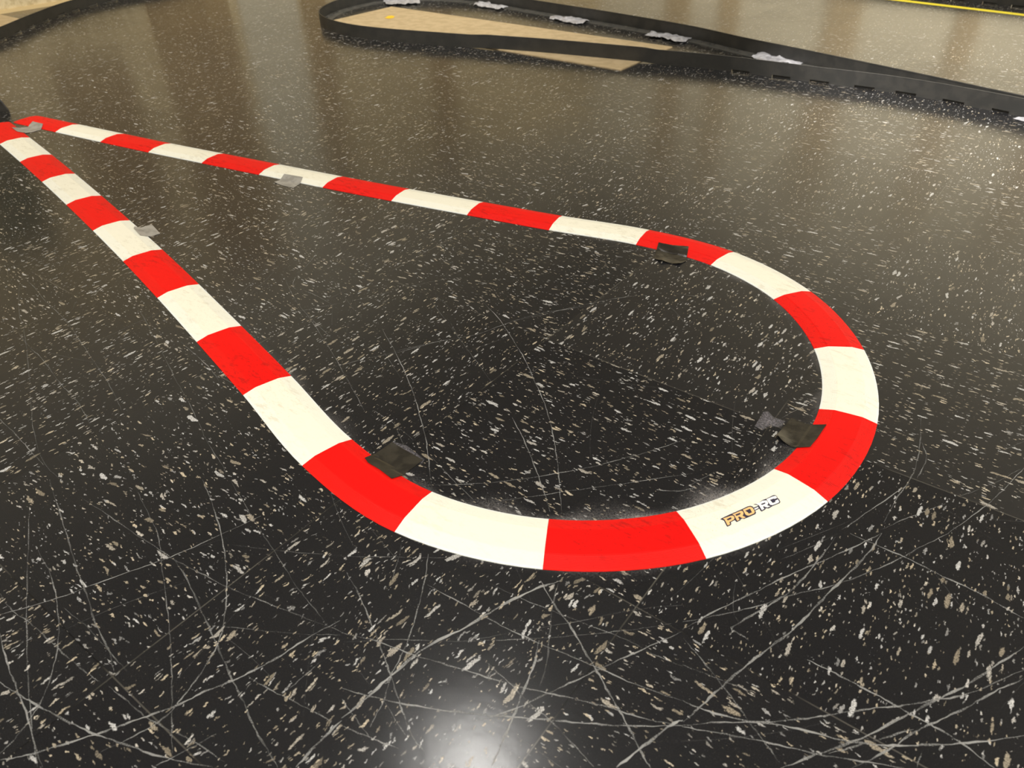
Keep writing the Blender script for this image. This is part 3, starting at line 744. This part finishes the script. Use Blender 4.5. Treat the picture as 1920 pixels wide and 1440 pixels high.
def make_barrier(pts, label, slots, side, keep, raise_fn=None, group=None, step=.0125):
    e = empty('track_barrier', (pts[len(pts)//2][0], pts[len(pts)//2][1], 0))
    tag(e, label, 'barrier', group)
    L = resample(catmull(pts, 16), step)
    zb = [raise_fn(p) if raise_fn else 0.0 for p in L]
    inv = -Vector((e.location.x, e.location.y, 0))
    b = bmesh.new(); barrier_wall(b, L, zb, slots, flside=side)
    bmesh.ops.translate(b, verts=b.verts[:], vec=inv)
    bm_obj('barrier_wall', b, M['black'], e)
    if keep:
        b = bmesh.new(); flange(b, L, side, zb, keep)
        bmesh.ops.translate(b, verts=b.verts[:], vec=inv)
        bm_obj('foot_flange', b, M['flange'], e)
    return e
LOOP = [(1.3, .86), (.93, 1.005), (.66, 1.087), (.39, 1.134), (.13, 1.122), (-.09, 1.109), (-.34, 1.063), (-.6, 1.013), (-.80, .962), (-1.0, .911),
        (-1.15, .876), (-1.28, .862), (-1.40, .877), (-1.50, .915), (-1.58, .972), (-1.645, 1.06), (-1.69, 1.17), (-1.705, 1.29),
        (-1.69, 1.40), (-1.62, 1.50), (-1.50, 1.565), (-1.36, 1.585), (-1.2, 1.573), (-1.05, 1.548), (-.85, 1.518), (-.67, 1.492),
        (-.345, 1.428), (-.12, 1.352), (.063, 1.300), (.377, 1.204), (.64, 1.117), (.93, 1.030), (1.3, .89)]
BTOP = .0031
def over_board(p):
    if p.y > 1.25: return 0.0
    # strip rests on the board between its left and right edges
    def sm(t): t = max(0, min(1, t)); return t*t*(3-2*t)
    return BTOP * sm((p.x + .86) / .07) * sm((-.265 - p.x) / .05)
make_barrier(LOOP, 'black track barrier bent into a long narrow hairpin around the tan board', lambda p: p.y < 1.14 and p.x > -.05, -1,
             lambda p: (p.y > 1.2 and p.x < .25) or (p.x < -1.25), over_board)
LEFT = [(-2.02, -.25), (-2.18, 0.0), (-2.30, .172), (-2.385, .275), (-2.455, .36), (-2.49, .405), (-2.565, .505), (-2.63, .615), (-2.675, .71), (-2.70, .81), (-2.71, .95), (-2.70, 1.25)]
make_barrier(LEFT, 'black plastic track barrier curving in front of the beige wall, upper left', lambda p: True, 1, lambda p: True)
FAR = [(-.6, 2.68), (-.3, 2.64), (.188, 2.562), (.33, 2.541), (.456, 2.518), (.9, 2.44), (1.3, 2.36)]
make_barrier(FAR, 'black track barrier behind the yellow floor line, upper right corner', lambda p: True, 1, None)
STUB = [(-1.385, -.221), (-1.45, -.232), (-1.56, -.215), (-1.68, -.17), (-1.80, -.10)]
st = make_barrier(STUB, 'end of a black track barrier standing at the left by the red kerb tips', lambda p: False, 1, None)
# its free end is cut on a slant
wl = [c for c in st.children if c.name.startswith('barrier_wall')][0]
for v in wl.data.vertices:
    X_ = v.co.x + st.location.x
    d = (-1.385 - X_)
    if v.co.z > .004: v.co.z = min(v.co.z, .006 + max(0, d) * 1.5 if d < .022 else H)
tag(sheet('tape_scrap', [(-1.46, -.245), (-1.415, -.238), (-1.41, -.250), (-1.455, -.262)], M['stape'], lambda x, y: 0.0, step=.01), 'bit of white tape under the barrier end by the left edge', 'tape')

# ---------------------------------------------------------------- board under the hairpin
bq = [(-1.5628, 1.322), (-1.5560, 1.000), (-.3160, .957), (-.3230, 1.284)]
b = bmesh.new()
lo_v = [b.verts.new((x + 1.0, y - 1.1, .0)) for x, y in bq]
up_v = [b.verts.new((x + 1.0, y - 1.1, .003)) for x, y in bq]
b.faces.new(up_v); b.faces.new(lo_v[::-1])
for k in range(4): b.faces.new((lo_v[k], lo_v[(k+1) % 4], up_v[(k+1) % 4], up_v[k]))
bmesh.ops.recalc_face_normals(b, faces=b.faces[:])
bd = bm_obj('hardboard_sheet', b, M['board']); bd.location = (-1.0, 1.1, 0)
tag(bd, 'long tan hardboard sheet lying under and inside the barrier hairpin', 'board')
b = bmesh.new(); add_box(b, (-.15, -.2, 0), (.15, .2, .003))
o = bm_obj('hardboard_offcut', b, M['board']); o.location = (-2.655, .19, 0)
tag(o, 'small piece of tan board between the left barrier and the wall', 'board')

y_ = sheet('paper_scrap', O_['YEL'], M['leaf'], lambda x, y: .003, step=.01, wob=.002, wsc=40)
tag(y_, 'tiny bright yellow scrap lying on the tan board', 'scrap')

# ---------------------------------------------------------------- silver tape on the hairpin's flange
LP = catmull(LOOP, 6)
def flange_z(x, y):
    return .0022
gS = 'silver duct tape pieces on the barrier foot'
labels = {'T1': 'silver tape at the rounded far end of the barrier hairpin, beside the board corner',
          'T2': 'crumpled silver tape on the barrier foot, second from the rounded end',
          'T3': 'folded silver tape on the barrier foot behind the middle of the tan board',
          'T4': 'crumpled silver tape on the barrier foot beside the right end of the tan board',
          'T5': 'silver tape on the barrier foot in the narrow gap right of the tan board'}
for i, k in enumerate(('T1', 'T2', 'T3', 'T4', 'T5')):
    tag(sheet('tape_piece', O_[k], M['stape'], flange_z, step=.008, wob=.010, wsc=34, seed=i * 3.1), labels[k], 'tape', gS)
tag(sheet('tape_scrap', O_['T6'], M['stape'], lambda x, y: 0.0, step=.008, wob=.003, wsc=60), 'scrap of white tape sticking out under the barrier at the right edge', 'tape')

# ---------------------------------------------------------------- yellow line
b = bmesh.new()
YL = [(-.8, 2.605), (.05, 2.455), (.476, 2.378), (1.4, 2.21)]
pv = None
for (x, y), n_ in zip(YL, normals([Vector(v) for v in YL])):
    row = [b.verts.new((x + n_.x*a - .3, y + n_.y*a - 2.4, z)) for a, z in ((-.018, 0), (-.018, .0004), (.018, .0004), (.018, 0))]
    if pv:
        for k in range(4): b.faces.new((pv[k], row[k], row[(k+1) % 4], pv[(k+1) % 4]))
    else: b.faces.new(row)
    pv = row
b.faces.new(pv[::-1])
bmesh.ops.recalc_face_normals(b, faces=b.faces[:])
o = bm_obj('floor_tape_line', b, M['yellow']); o.location = (.3, 2.4, 0)
tag(o, 'bright yellow tape line on the floor in the upper right corner', 'tape')
